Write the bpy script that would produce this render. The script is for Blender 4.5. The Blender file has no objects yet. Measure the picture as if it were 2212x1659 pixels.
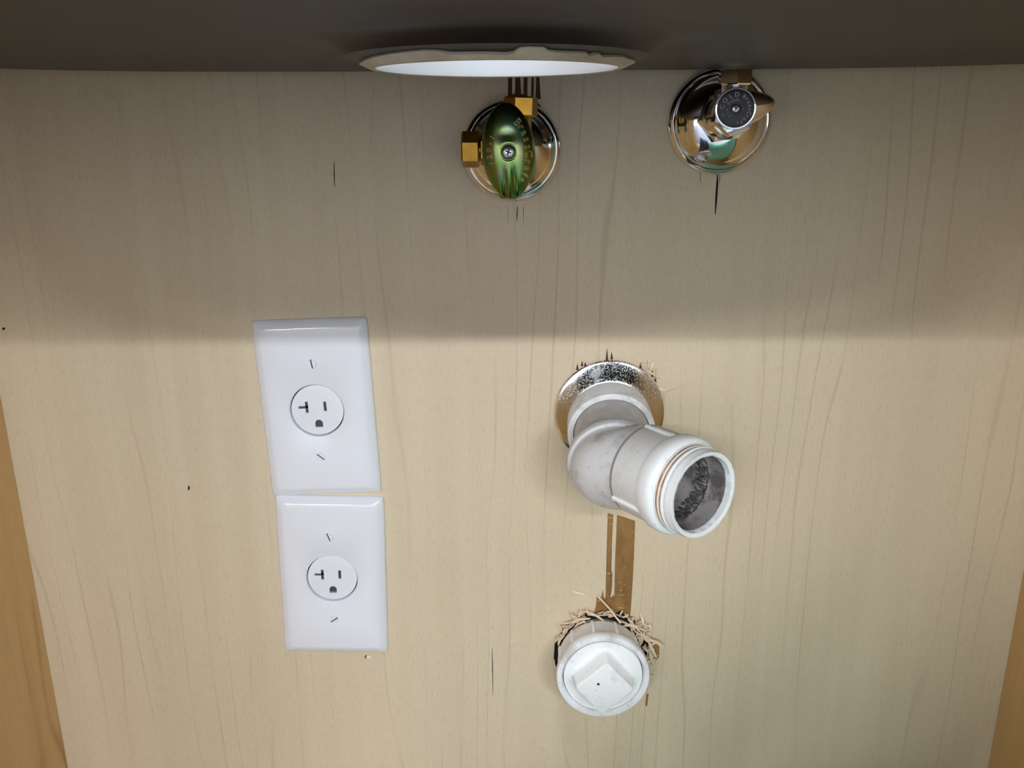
import bpy, bmesh, math, random
from mathutils import Vector, Matrix, Euler
R = math.radians
scene = bpy.context.scene
C = scene.collection
random.seed(7)

# ------------------------------------------------------------------ camera
F_PX, W_PX, H_PX, CAM_D = 1850.0, 2212.0, 1659.0, 0.51
_v = Vector((34.0, 6303.0, F_PX)).normalized()
_th = math.asin(_v.z)
CF = Vector((0, math.cos(_th), -math.sin(_th)))                 # viewing direction
_rz = -_v.x
CR = Vector((1, -_rz * CF.z / CF.y, _rz)).normalized()          # right
CD = CF.cross(CR)                                               # down
CO = Vector((0, -CAM_D, 0))
cam = bpy.data.cameras.new('camera')
cam.sensor_width = 36.0; cam.lens = 36.0 * F_PX / W_PX; cam.clip_start = 0.01
cam_o = bpy.data.objects.new('camera', cam); C.objects.link(cam_o)
m = Matrix((CR, -CD, -CF)).transposed().to_4x4(); m.translation = CO
cam_o.matrix_world = m
scene.camera = cam_o

def W(px, py, y=0.0):
    """the point of the vertical plane Y = y that lies at this place of the photograph (survey of the back panel)"""
    r = CF + CR * ((px - W_PX / 2) / F_PX) + CD * ((py - H_PX / 2) / F_PX)
    return CO + r * ((y + CAM_D) / r.y)

# ------------------------------------------------------------------ light, exposure
scene.view_settings.view_transform = 'Standard'
scene.view_settings.look = 'None'
scene.view_settings.exposure = 0.0
scene.view_settings.gamma = 1.0
scene.view_settings.use_curve_mapping = False
world = bpy.data.worlds.new('room_air'); scene.world = world
world.use_nodes = True
world.node_tree.nodes['Background'].inputs[0].default_value = (0.9, 0.95, 1.0, 1)
world.node_tree.nodes['Background'].inputs[1].default_value = 0.05
scene.cycles.max_bounces = 10
scene.cycles.diffuse_bounces = 5
scene.cycles.glossy_bounces = 6
scene.cycles.sample_clamp_indirect = 6.0
scene.cycles.caustics_reflective = False
scene.cycles.caustics_refractive = False
scene.cycles.use_denoising = True

ROOM = dict(x0=-3.2, x1=4.2, y0=-6.6, y1=0.04, z0=-0.62, z1=1.70)
def area(name, loc, sx, sy, power, col, target=None):
    l = bpy.data.lights.new(name, 'AREA'); l.shape = 'RECTANGLE'; l.size = sx; l.size_y = sy
    l.energy = power; l.color = col
    o = bpy.data.objects.new(name, l); C.objects.link(o); o.location = loc
    if target is not None:
        o.rotation_euler = (Vector(target) - Vector(loc)).to_track_quat('-Z', 'Y').to_euler()
    return o
LIGHTS = [  # ceiling fittings: x, y, width, depth, watts
    (1.80, -5.2, 1.3, 0.22, 205.0),
    (0.05, -5.2, 1.3, 0.22, 150.0),
    (-1.75, -5.2, 1.3, 0.22, 165.0),
    (0.0, -0.9, 1.0, 0.30, 34.0),  # added lamp out of view, brightens the basin and drain bore
]
COOL = (0.93, 0.97, 1.0)
for lx, ly, sx, sy, pw in LIGHTS:
    area('ceiling_lamp_light', (lx, ly, ROOM['z1'] - 0.075), sx, sy, pw, COOL)

# ------------------------------------------------------------------ helpers
def lin(r, g, b):
    f = lambda c: ((c / 255) / 12.92) if c / 255 <= 0.04045 else (((c / 255) + 0.055) / 1.055) ** 2.4
    return (f(r), f(g), f(b), 1)

def tag(o, label=None, cat=None, group=None, kind=None):
    if label: o['label'] = label
    if cat: o['category'] = cat
    if group: o['group'] = group
    if kind: o['kind'] = kind
    return o
ROOTM = {}
def thing(name, label, cat, loc=(0, 0, 0), rot=(0, 0, 0), group=None):
    o = bpy.data.objects.new(name, None); C.objects.link(o)
    o.empty_display_size = 0.02
    o.location = loc; o.rotation_euler = rot
    ROOTM[o.name] = Matrix.LocRotScale(Vector(loc), Euler(rot), None)
    return tag(o, label, cat, group)
def finish(bm, sharp=32.0, doubles=True):
    if doubles: bmesh.ops.remove_doubles(bm, verts=bm.verts, dist=1e-6)
    bmesh.ops.recalc_face_normals(bm, faces=bm.faces)
    for f in bm.faces: f.smooth = True
    for e in bm.edges:
        if len(e.link_faces) == 2:
            e.smooth = e.calc_face_angle(0.0) < R(sharp)
def part(name, bm, mat, parent=None, world=True, sharp=32.0, label=None, kind=None, fin=True):
    """one mesh object; world=True: the bmesh is in world coordinates"""
    if fin: finish(bm, sharp)
    if parent is not None:
        r = parent
        while r.parent: r = r.parent
        M = ROOTM.get(r.name)
        if world and M is not None: bm.transform(M.inverted())
    me = bpy.data.meshes.new(name); bm.to_mesh(me); bm.free()
    o = bpy.data.objects.new(name, me); C.objects.link(o)
    for mm in (mat if isinstance(mat, (list, tuple)) else [mat]): me.materials.append(mm)
    if parent is not None: o.parent = parent
    return tag(o, label, None, None, kind)
def basis(axis):
    a = Vector(axis).normalized()
    u = a.cross(Vector((0, 0, 1)))
    if u.length < 1e-4: u = a.cross(Vector((0, 1, 0)))
    u.normalize(); v = a.cross(u).normalized()
    return a, u, v
def ring(bm, c, u, v, r, seg, ph=0.0, jit=None):
    out = []
    for i in range(seg):
        t = 2 * math.pi * i / seg + ph
        rr = r if jit is None else r * (1 + jit(i))
        out.append(bm.verts.new(c + u * (rr * math.cos(t)) + v * (rr * math.sin(t))))
    return out
def bridge(bm, a, b, mi=0):
    n = len(a)
    for i in range(n):
        f = bm.faces.new((a[i], a[(i + 1) % n], b[(i + 1) % n], b[i])); f.material_index = mi
def rev(bm, prof, o, axis, seg=64, ph=0.0, cap0=False, cap1=False, mi=0):
    a, u, v = basis(axis); o = Vector(o); prev = None
    for k, (t, r) in enumerate(prof):
        rg = ring(bm, o + a * t, u, v, max(r, 1e-5), seg, ph)
        if prev: bridge(bm, prev, rg, mi)
        elif cap0: bm.faces.new(rg)
        prev = rg
    if cap1: bm.faces.new(prev)
def sweep(bm, secs, seg=64):
    """secs: (center, normal, radius)"""
    prev = None
    for c, n, r in secs:
        n = Vector(n).normalized()
        u = n.cross(Vector((0, 0, 1))).normalized(); v = n.cross(u).normalized()
        rg = ring(bm, Vector(c), u, v, r, seg)
        if prev: bridge(bm, prev, rg)
        prev = rg
def box(bm, lo, hi, M=None):
    x0, y0, z0 = lo; x1, y1, z1 = hi
    vs = [bm.verts.new(Vector(p)) for p in ((x0,y0,z0),(x1,y0,z0),(x1,y1,z0),(x0,y1,z0),(x0,y0,z1),(x1,y0,z1),(x1,y1,z1),(x0,y1,z1))]
    fs = [bm.faces.new([vs[i] for i in q]) for q in ((0,3,2,1),(4,5,6,7),(0,1,5,4),(1,2,6,5),(2,3,7,6),(3,0,4,7))]
    if M is not None:
        for v in vs: v.co = M @ v.co
    return fs
def bevel_all(bm, w, seg=2):
    bmesh.ops.bevel(bm, geom=list(bm.edges), offset=w, segments=seg, profile=0.6, affect='EDGES')
def hexnut(bm, o, axis, t0, t1, r, ph=0.0, ch=0.0012, hole=None):
    """hexagonal nut with chamfered ends along the axis; r = corner radius"""
    a, u, v = basis(axis); o = Vector(o)
    def hx(t, rr): return [bm.verts.new(o + a*t + u*(rr*math.cos(ph+i*math.pi/3)) + v*(rr*math.sin(ph+i*math.pi/3))) for i in range(6)]
    A = hx(t0, r - ch); B = hx(t0 + ch, r); D = hx(t1 - ch, r); E_ = hx(t1, r - ch)
    bridge(bm, A, B); bridge(bm, B, D); bridge(bm, D, E_)
    bm.faces.new(A)
    if hole:
        I0 = hx(t1, hole); I1 = hx(t1 - 0.006, hole * .95)
        bridge(bm, E_, I0); bridge(bm, I0, I1); bm.faces.new(I1)
    else: bm.faces.new(E_)
def boolean(bm_a, bm_b):
    """subtract b from a, returns a new bmesh"""
    ms = []; obs = []
    for b in (bm_a, bm_b):
        bmesh.ops.recalc_face_normals(b, faces=b.faces)
        me = bpy.data.meshes.new('work'); b.to_mesh(me); b.free()
        o = bpy.data.objects.new('work', me); C.objects.link(o); ms.append(me); obs.append(o)
    md = obs[0].modifiers.new('cut', 'BOOLEAN'); md.operation = 'DIFFERENCE'; md.object = obs[1]; md.solver = 'EXACT'
    dg = bpy.context.evaluated_depsgraph_get(); dg.update()
    me = bpy.data.meshes.new_from_object(obs[0].evaluated_get(dg))
    out = bmesh.new(); out.from_mesh(me)
    for o in obs: bpy.data.objects.remove(o)
    for x in ms + [me]: bpy.data.meshes.remove(x)
    return out
_glyph = {}
def glyph(ch, extrude=0.02):
    key = (ch, extrude)
    if key not in _glyph:
        cu = bpy.data.curves.new('letter', 'FONT'); cu.body = ch; cu.size = 1.0; cu.extrude = extrude; cu.bevel_depth = 0.012; cu.offset = 0.008
        cu.align_x = 'CENTER'; cu.align_y = 'CENTER'; cu.resolution_u = 3
        o = bpy.data.objects.new('letter', cu); C.objects.link(o)
        dg = bpy.context.evaluated_depsgraph_get(); dg.update()
        me = bpy.data.meshes.new_from_object(o.evaluated_get(dg))
        _glyph[key] = me
        bpy.data.objects.remove(o); bpy.data.curves.remove(cu)
    return _glyph[key]
def add_glyph(bm, ch, M, extrude=0.02):
    n = len(bm.verts)
    bm.from_mesh(glyph(ch, extrude)); bm.verts.ensure_lookup_table()
    for v in bm.verts[n:]: v.co = M @ v.co
def ribbon(bm, pts, w, t=0.0003, taper=True, up=(0, -1, 0)):
    """thin tapering strip with thickness along points"""
    pts = [Vector(p) for p in pts]; prev = None; n = len(pts)
    for i, p in enumerate(pts):
        d = (pts[min(i+1, n-1)] - pts[max(i-1, 0)]).normalized()
        s = d.cross(Vector(up))
        s = s.normalized() if s.length > 1e-5 else Vector((1, 0, 0))
        k = s.cross(d).normalized()
        q = i / (n - 1); ww = w * (max(0.12, math.sin(math.pi * min(max(q, .04), .96)) ** 0.5) if taper else 1)
        vs = [bm.verts.new(p + s*ww/2 + k*t/2), bm.verts.new(p - s*ww/2 + k*t/2), bm.verts.new(p - s*ww/2 - k*t/2), bm.verts.new(p + s*ww/2 - k*t/2)]
        if prev: bridge(bm, prev, vs)
        else: bm.faces.new(vs)
        prev = vs
    bm.faces.new(prev)
def poly(bm, pts, depth=0.0004):
    """a thin raised slab from an outline on the wall (y = 0)"""
    f = [bm.verts.new((p.x, -depth, p.z)) for p in pts]
    b = [bm.verts.new((p.x, 0.0002, p.z)) for p in pts]
    face = bm.faces.new(f); bridge(bm, f, b)
    bmesh.ops.triangulate(bm, faces=[face], ngon_method='EAR_CLIP')

# ------------------------------------------------------------------ materials
def newmat(name):
    mt = bpy.data.materials.new(name); mt.use_nodes = True
    nt = mt.node_tree; b = nt.nodes['Principled BSDF']
    return mt, nt, b
def N(nt, typ, **kw):
    n = nt.nodes.new(typ)
    for k, v in kw.items():
        if hasattr(n, k): setattr(n, k, v)
        else: n.inputs[k.replace('_', ' ')].default_value = v
    return n
def mapping(nt, scale, rot=(0, 0, 0), loc=(0, 0, 0)):
    tc = N(nt, 'ShaderNodeTexCoord'); mp = N(nt, 'ShaderNodeMapping')
    mp.inputs['Scale'].default_value = scale; mp.inputs['Rotation'].default_value = rot; mp.inputs['Location'].default_value = loc
    nt.links.new(tc.outputs['Object'], mp.inputs[0]); return mp
def noise(nt, mp, scale=5, detail=4, rough=.5, dist=0):
    n = N(nt, 'ShaderNodeTexNoise'); n.inputs['Scale'].default_value = scale; n.inputs['Detail'].default_value = detail
    n.inputs['Roughness'].default_value = rough; n.inputs['Distortion'].default_value = dist
    nt.links.new(mp.outputs[0], n.inputs['Vector']); return n.outputs['Fac']
def ramp(nt, fac, stops):
    r = N(nt, 'ShaderNodeValToRGB'); e = r.color_ramp.elements
    while len(e) < len(stops): e.new(.5)
    for k, (p, c) in enumerate(stops):
        e[k].position = p; e[k].color = c if hasattr(c, '__len__') else (c, c, c, 1)
    nt.links.new(fac, r.inputs[0]); return r.outputs[0]
def mix(nt, fac, a, b, mode='MIX'):
    n = N(nt, 'ShaderNodeMix'); n.data_type = 'RGBA'; n.blend_type = mode
    for s, val in ((n.inputs[0], fac), (n.inputs[6], a), (n.inputs[7], b)):
        if hasattr(val, 'is_output'): nt.links.new(val, s)
        else: s.default_value = val
    return n.outputs[2]
def bump(nt, b, h, strength=.2, dist=.0005):
    n = N(nt, 'ShaderNodeBump'); n.inputs['Strength'].default_value = strength; n.inputs['Distance'].default_value = dist
    nt.links.new(h, n.inputs['Height']); nt.links.new(n.outputs[0], b.inputs['Normal'])
def plain(name, col, rough=.5, metal=0.0, spec=.5, var=0.0, vscale=80.0):
    mt, nt, b = newmat(name)
    b.inputs['Roughness'].default_value = rough; b.inputs['Metallic'].default_value = metal
    b.inputs['Specular IOR Level'].default_value = spec
    nz = noise(nt, mapping(nt, (1, 1, 1)), vscale, 4)
    d = tuple(c * (1 - var) for c in col[:3]) + (1,)
    nt.links.new(mix(nt, nz, col, d), b.inputs['Base Color'])
    return mt

def wood(name, c1, c2, vein, along='Z', fine=1.0, veinamt=.55, rough=.42, seed=0.0, slant=0.0):
    mt, nt, b = newmat(name)
    s = {'Z': (1, 1, .035), 'Y': (1, .035, 1)}[along]
    rot = (0, slant, 0) if along == 'Z' else (0, 0, 0)
    mp = mapping(nt, s, rot, (seed, seed * .3, seed * .7))
    f1 = noise(nt, mp, 420 * fine, 3, .6)          # fine fibre
    f2 = noise(nt, mp, 60 * fine, 4, .55)          # streaks
    broad = noise(nt, mapping(nt, (1, 1, .30), (0, 0, 0), (seed, 0, 2)), 6, 3)
    big = noise(nt, mapping(nt, (1, 1, .7), (0, 0, 0), (seed + 4, 1, 2)), 3.2, 2)
    base = mix(nt, ramp(nt, f2, [(.35, 0.0), (.65, 1.0)]), c1, c2)
    base = mix(nt, ramp(nt, broad, [(.35, 0.0), (.7, .55)]), base, c2)
    base = mix(nt, ramp(nt, big, [(.42, 0.0), (.62, .35)]), base, tuple(x * y for x, y in zip(c1[:3], (1.02, .93, .93))) + (1,))
    # cathedral veins: thin curved lines
    mv = mapping(nt, (1, 1, .13), rot, (seed * 2, 0, seed))
    w = N(nt, 'ShaderNodeTexWave'); w.wave_type = 'BANDS'; w.bands_direction = 'X' if along == 'Z' else 'Z'
    w.inputs['Scale'].default_value = 23.0; w.inputs['Distortion'].default_value = 12.0
    w.inputs['Detail'].default_value = 2.0; w.inputs['Detail Scale'].default_value = .9; w.inputs['Detail Roughness'].default_value = .45
    nt.links.new(mv.outputs[0], w.inputs[0])
    line = ramp(nt, w.outputs['Fac'], [(0.0, 1.0), (.02, .5), (.05, 0.0)])
    brk = ramp(nt, noise(nt, mapping(nt, (1, 1, .25), (0, 0, 0), (3 + seed, 2, 1)), 22, 3), [(.45, 0.0), (.60, 1.0)])
    mm = N(nt, 'ShaderNodeMath', operation='MULTIPLY'); nt.links.new(line, mm.inputs[0]); nt.links.new(brk, mm.inputs[1])
    m2 = N(nt, 'ShaderNodeMath', operation='MULTIPLY'); nt.links.new(mm.outputs[0], m2.inputs[0]); m2.inputs[1].default_value = veinamt
    base = mix(nt, m2.outputs[0], base, vein)
    # tiny flecks
    fl = ramp(nt, noise(nt, mapping(nt, (1, 1, .16), (0, 0, 0), (9, seed, 1)), 1300, 3), [(.58, 0.0), (.72, .26)])
    base = mix(nt, fl, base, tuple(min(1, x * 1.35) for x in c1[:3]) + (1,))
    fd = ramp(nt, noise(nt, mapping(nt, (1, 1, .14), (0, 0, 0), (2, seed, 7)), 1100, 3), [(.30, .18), (.45, 0.0)])
    base = mix(nt, fd, base, vein)
    nt.links.new(base, b.inputs['Base Color'])
    b.inputs['Roughness'].default_value = rough
    b.inputs['Specular IOR Level'].default_value = .35
    bump(nt, b, f1, .10, .0003)
    return mt

M_back = wood('birch_veneer', lin(221, 206, 180), lin(215, 199, 172), lin(150, 124, 94), veinamt=.23, slant=R(3))
M_side = wood('maple_side', lin(228, 192, 136), lin(216, 176, 118), lin(164, 118, 68), veinamt=.6, rough=.4, seed=5.0, slant=0)
M_floorw = wood('maple_bottom', lin(205, 178, 130), lin(190, 160, 112), lin(140, 105, 62), along='Y', seed=2.0)

def chrome(name, dusty=False, tint=(.88, .88, .90, 1), rough=.06):
    mt, nt, b = newmat(name)
    b.inputs['Metallic'].default_value = 1.0; b.inputs['Roughness'].default_value = rough
    b.inputs['Base Color'].default_value = tint
    mp = mapping(nt, (1, 1, 1))
    if dusty:
        sp = ramp(nt, noise(nt, mp, 1300, 2, .6), [(.52, 0.0), (.62, 1.0)])
        zone = ramp(nt, noise(nt, mp, 60, 2), [(.35, .25), (.65, .7)])
        sx_ = N(nt, 'ShaderNodeSeparateXYZ'); nt.links.new(mp.outputs[0], sx_.inputs[0])
        mr = N(nt, 'ShaderNodeMapRange'); nt.links.new(sx_.outputs[2], mr.inputs[0]); mr.inputs[1].default_value = .004; mr.inputs[2].default_value = .016
        mz = N(nt, 'ShaderNodeMath', operation='MULTIPLY'); nt.links.new(zone, mz.inputs[0]); nt.links.new(mr.outputs[0], mz.inputs[1])
        mm = N(nt, 'ShaderNodeMath', operation='MULTIPLY'); nt.links.new(sp, mm.inputs[0]); nt.links.new(mz.outputs[0], mm.inputs[1])
        nt.links.new(mix(nt, mm.outputs[0], tint, (.42, .41, .40, 1)), b.inputs['Base Color'])
        m3 = N(nt, 'ShaderNodeMath', operation='MULTIPLY_ADD'); nt.links.new(mm.outputs[0], m3.inputs[0]); m3.inputs[1].default_value = -.9; m3.inputs[2].default_value = 1.0
        nt.links.new(m3.outputs[0], b.inputs['Metallic'])
        m4 = N(nt, 'ShaderNodeMath', operation='MULTIPLY_ADD'); nt.links.new(mm.outputs[0], m4.inputs[0]); m4.inputs[1].default_value = .7; m4.inputs[2].default_value = .10
        nt.links.new(m4.outputs[0], b.inputs['Roughness'])
    else:
        bump(nt, b, noise(nt, mp, 45, 2), .25, .0006)
    return mt
M_chrome = chrome('polished_chrome')
M_dusty = chrome('dusty_chrome', True)
M_steel = chrome('screw_steel', tint=(.62, .64, .67, 1), rough=.28)

def brass():
    mt, nt, b = newmat('brass'); b.inputs['Metallic'].default_value = 1.0; b.inputs['Roughness'].default_value = .24
    nz = noise(nt, mapping(nt, (1, 1, 1)), 160, 4)
    nt.links.new(mix(nt, nz, lin(190, 150, 64), lin(148, 108, 40)), b.inputs['Base Color'])
    return mt
M_brass = brass()
def green_metal():
    mt, nt, b = newmat('green_plated_metal'); b.inputs['Metallic'].default_value = 1.0; b.inputs['Roughness'].default_value = .22
    nz = noise(nt, mapping(nt, (1, 1, .6)), 70, 3, .5, .6)
    col = ramp(nt, nz, [(.32, lin(92, 138, 86)), (.45, lin(120, 158, 84)), (.55, lin(142, 146, 104)), (.68, lin(104, 152, 132))])
    nt.links.new(col, b.inputs['Base Color'])
    bump(nt, b, noise(nt, mapping(nt, (1, 1, .4)), 140, 2), .25, .0006)
    return mt
M_green = green_metal()
M_green2 = plain('green_raised_letter', lin(196, 190, 120), .35, .85)
M_greytext = plain('raised_letter_grey', lin(150, 142, 146), .45, .3)
M_blackface = plain('black_plastic_face', lin(30, 30, 32), .42)

def pvc(name, base, dirt, amt=(.50, .68), scale=55, rough=.38):
    mt, nt, b = newmat(name)
    mp = mapping(nt, (1, 1, 1))
    d = ramp(nt, noise(nt, mp, scale, 6, .62), [(amt[0], 0.0), (amt[1], .75)])
    d2 = ramp(nt, noise(nt, mp, 380, 4, .6), [(.62, 0.0), (.72, .5)])
    col = mix(nt, d, base, dirt); col = mix(nt, d2, col, tuple(c * .6 for c in dirt[:3]) + (1,))
    nt.links.new(col, b.inputs['Base Color']); b.inputs['Roughness'].default_value = rough
    bump(nt, b, noise(nt, mp, 300, 4), .12, .0004)
    return mt
M_pvc = pvc('white_pvc', lin(240, 242, 246), lin(188, 184, 182))
M_pvcclean = pvc('clean_white_pvc', lin(244, 246, 248), lin(218, 218, 218), (.58, .75), 70)
M_crease = plain('shaded_crease', lin(140, 134, 130), .7)  # darker colour paints the shade in the elbow joint
M_elbow = pvc('grubby_white_pvc', lin(222, 223, 226), lin(158, 152, 148), (.50, .70), 60)
M_pipe = pvc('grey_scuffed_pvc', lin(190, 189, 190), lin(214, 212, 210), (.4, .65), 160, .5)
M_grime = pvc('grimy_pipe_bore', lin(158, 152, 152), lin(74, 66, 64), (.46, .62), 90, .55)
def sludge():
    mt, nt, b = newmat('drain_sludge'); mp = mapping(nt, (1, 1, 1))
    n1 = noise(nt, mp, 420, 6, .7, .5)
    nt.links.new(ramp(nt, n1, [(.35, lin(48, 46, 47)), (.6, lin(138, 134, 134))]), b.inputs['Base Color'])
    b.inputs['Roughness'].default_value = .35; bump(nt, b, n1, 1.0, .003)
    return mt
M_sludge = sludge()
M_rust = pvc('rusty_thread_stain', lin(214, 176, 132), lin(150, 92, 58), (.42, .6), 130, .5)

def plate_white(name, wavy=True):
    mt, nt, b = newmat(name); b.inputs['Base Color'].default_value = lin(236, 238, 247)
    b.inputs['Roughness'].default_value = .10 if wavy else .3
    b.inputs['Specular IOR Level'].default_value = .5
    nz = noise(nt, mapping(nt, (1, 1, .6)), 26, 1)
    if wavy: bump(nt, b, nz, .22, .004)
    return mt
M_plate = plate_white('glossy_white_plate'); M_face = plate_white('white_receptacle', False)
M_slot = plain('slot_dark', lin(66, 70, 74), .5)

M_iron = plain('dark_primed_iron', lin(42, 35, 33), .40, 0, .2, .15, 14)
M_enamel = plain('white_enamel', lin(240, 242, 246), .12)
def collar_mat():
    mt, nt, b = newmat('bare_beige_glaze')
    n1 = noise(nt, mapping(nt, (1, 1, 1)), 60, 5, .6)
    nt.links.new(ramp(nt, n1, [(.35, lin(168, 154, 132)), (.65, lin(214, 204, 186))]), b.inputs['Base Color']); b.inputs['Roughness'].default_value = .35
    return mt
M_collar = collar_mat()
def torn():
    mt, nt, b = newmat('torn_veneer_brown'); mp = mapping(nt, (1, 1, 1))
    n1 = noise(nt, mapping(nt, (1, 1, .5)), 130, 5, .6)
    c = ramp(nt, n1, [(.3, lin(128, 92, 48)), (.7, lin(160, 120, 68))])
    tick = ramp(nt, noise(nt, mapping(nt, (.28, 1, 2.2)), 420, 2), [(.68, 0.0), (.72, .8)])
    c = mix(nt, tick, c, lin(222, 196, 150))
    nt.links.new(c, b.inputs['Base Color']); b.inputs['Roughness'].default_value = .7
    bump(nt, b, n1, .4, .0006); return mt
M_torn = torn()
M_torndark = plain('torn_veneer_dark', lin(92, 52, 26), .8, var=.3, vscale=200)
M_hole = plain('dark_gap', lin(20, 17, 15), .9)
M_fibre = plain('wood_fibre', lin(240, 218, 190), .7, var=.2, vscale=300)
M_fibrew = plain('pale_wood_curl', lin(240, 234, 220), .6)
M_wall = plain('painted_wall', lin(224, 222, 218), .8, var=.05, vscale=3)
M_ceil = plain('white_ceiling', lin(225, 225, 222), .9, var=.04, vscale=3)
M_floor = plain('grey_floor_tile', lin(104, 108, 124), .5, var=.2, vscale=6)
M_mint = plain('mint_fabric', lin(150, 228, 208), .85, var=.08, vscale=30)
M_denim = plain('blue_grey_denim', lin(92, 98, 124), .9, var=.3, vscale=200)
M_counter = plain('stone_counter', lin(150, 146, 140), .3, var=.4, vscale=90)
M_frame = plain('white_fixture', lin(235, 235, 235), .4)
def emit():
    mt, nt, b = newmat('lamp_diffuser'); b.inputs['Emission Color'].default_value = (.95, .98, 1, 1); b.inputs['Emission Strength'].default_value = 6.0
    return mt
M_emit = emit()

# ------------------------------------------------------------------ the room behind the camera
def struct(name, lo, hi, mat):
    bm = bmesh.new(); box(bm, lo, hi); o = part(name, bm, mat); o['kind'] = 'structure'; return o
r = ROOM; t = .08
struct('floor', (r['x0'], r['y0'], r['z0'] - t), (r['x1'], r['y1'], r['z0']), M_floor)
struct('ceiling', (r['x0'], r['y0'], r['z1']), (r['x1'], r['y1'] + t, r['z1'] + t), M_ceil)
struct('wall_back', (r['x0'], r['y1'], r['z0']), (r['x1'], r['y1'] + t, r['z1']), M_wall)
struct('wall_front', (r['x0'], r['y0'] - t, r['z0']), (r['x1'], r['y0'], r['z1']), M_wall)
struct('wall_left', (r['x0'] - t, r['y0'], r['z0']), (r['x0'], r['y1'] + t, r['z1']), M_wall)
struct('wall_right', (r['x1'], r['y0'], r['z0']), (r['x1'] + t, r['y1'] + t, r['z1']), M_wall)
for k, (lx, ly, sx, sy, pw) in enumerate(LIGHTS):
    lt = thing('ceiling_light', ['white rectangular ceiling light at the right end of the far row', 'white rectangular ceiling light in the middle of the far row',
               'white rectangular ceiling light at the left end of the far row', 'added ceiling light above the sink counter, brightens the basin'][k], 'ceiling light', (lx, ly, r['z1']))
    bm = bmesh.new(); box(bm, (-sx/2-.03, -sy/2-.03, -.05), (sx/2+.03, sy/2+.03, 0)); part('light_frame', bm, M_frame, lt, world=False)
    bm = bmesh.new(); box(bm, (-sx/2, -sy/2, -.06), (sx/2, sy/2, -.05)); part('diffuser', bm, M_emit, lt, world=False)

# ------------------------------------------------------------------ the cabinet
XL, XR = -0.3185, 0.3389
ZB, ZT, YF = -0.535, 0.205, -0.535
cab = thing('sink_cabinet', 'open pale birch cabinet whose back panel and orange maple sides surround the plumbing', 'cabinet', (0, -.25, ZB - .018))
bm = bmesh.new(); box(bm, (XL - .016, 0, ZB - .018), (XR + .016, .012, ZT))
back = part('back_panel', bm, M_back, cab, label='pale birch veneer back panel')
bm = bmesh.new(); box(bm, (XL - .018, YF, ZB - .018), (XL, -.0003, ZT)); part('side_panel', bm, M_side, cab)
bm = bmesh.new(); box(bm, (XR, YF, ZB - .018), (XR + .018, -.0003, ZT)); part('side_panel', bm, M_side, cab)
bm = bmesh.new(); box(bm, (XL + .0002, YF, ZB - .018), (XR - .0002, -.0005, ZB)); part('bottom_panel', bm, M_floorw, cab)
bm = bmesh.new(); box(bm, (XL + .0002, YF, .110), (XR - .0002, YF + .02, ZT)); part('front_rail', bm, M_side, cab)
bm = bmesh.new(); box(bm, (XL + .0002, YF, r['z0']), (XR - .0002, YF + .02, ZB - .019)); part('kick_board', bm, M_side, cab)

def wp(*p): return [W(x, y) for x, y in p]
# torn veneer below the drain pipe and round the clean-out
for k_, pts_ in enumerate((
    [(1313,1108),(1325,1112),(1322,1165),(1320,1200),(1319,1230),(1323,1238),(1322,1268),(1318,1292),(1308,1292),(1310,1240),(1312,1170)],
    [(1333,1112),(1372,1125),(1370,1185),(1367,1250),(1364,1292),(1327,1292),(1328,1240),(1329,1200),(1331,1160)],
    [(1308,1289),(1322,1290),(1325,1284),(1327,1290),(1364,1290),(1363,1310),(1360,1352),(1284,1352),(1283,1322),(1287,1310),(1289,1288),(1297,1298),(1302,1274),(1305,1294)],
    [(1262,1352),(1260,1326),(1266,1318),(1272,1330),(1285,1336),(1285,1352)],
    [(1398,1372),(1424,1396),(1424,1418),(1415,1428),(1413,1415),(1400,1412)],
    [(1396,1500),(1401,1498),(1398,1524),(1394,1524)],
    [(1364,1340),(1366,1340),(1366,1352),(1364,1352)], [(1370,1338),(1372,1338),(1372,1352),(1370,1352)])):
    bm = bmesh.new(); poly(bm, wp(*pts_), .00030 + .00002*k_)
    part('torn_veneer', bm, M_torn, back, sharp=1, label='dark brown patch of torn veneer' if k_ < 3 else None)
for a, b_, c_, d_ in ((1098,1106,1097,1106),(1113,1123,1111,1126),(1131,1140,1131,1139),(1149,1153,1147,1153),(1158,1164,1156,1168)):   # strips above the brass valve
    bm = bmesh.new(); poly(bm, wp((a,150),(b_,150),((b_+d_)/2-1,185),(d_,214),(c_,214),((a+c_)/2+1,185)), .0003); part('torn_veneer', bm, M_torndark, back, sharp=1)
bm = bmesh.new(); poly(bm, wp((1100,203),(1128,203),(1150,212),(1168,228),(1166,236),(1110,225)), .00035); part('torn_veneer', bm, M_torndark, back, sharp=1)
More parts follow.
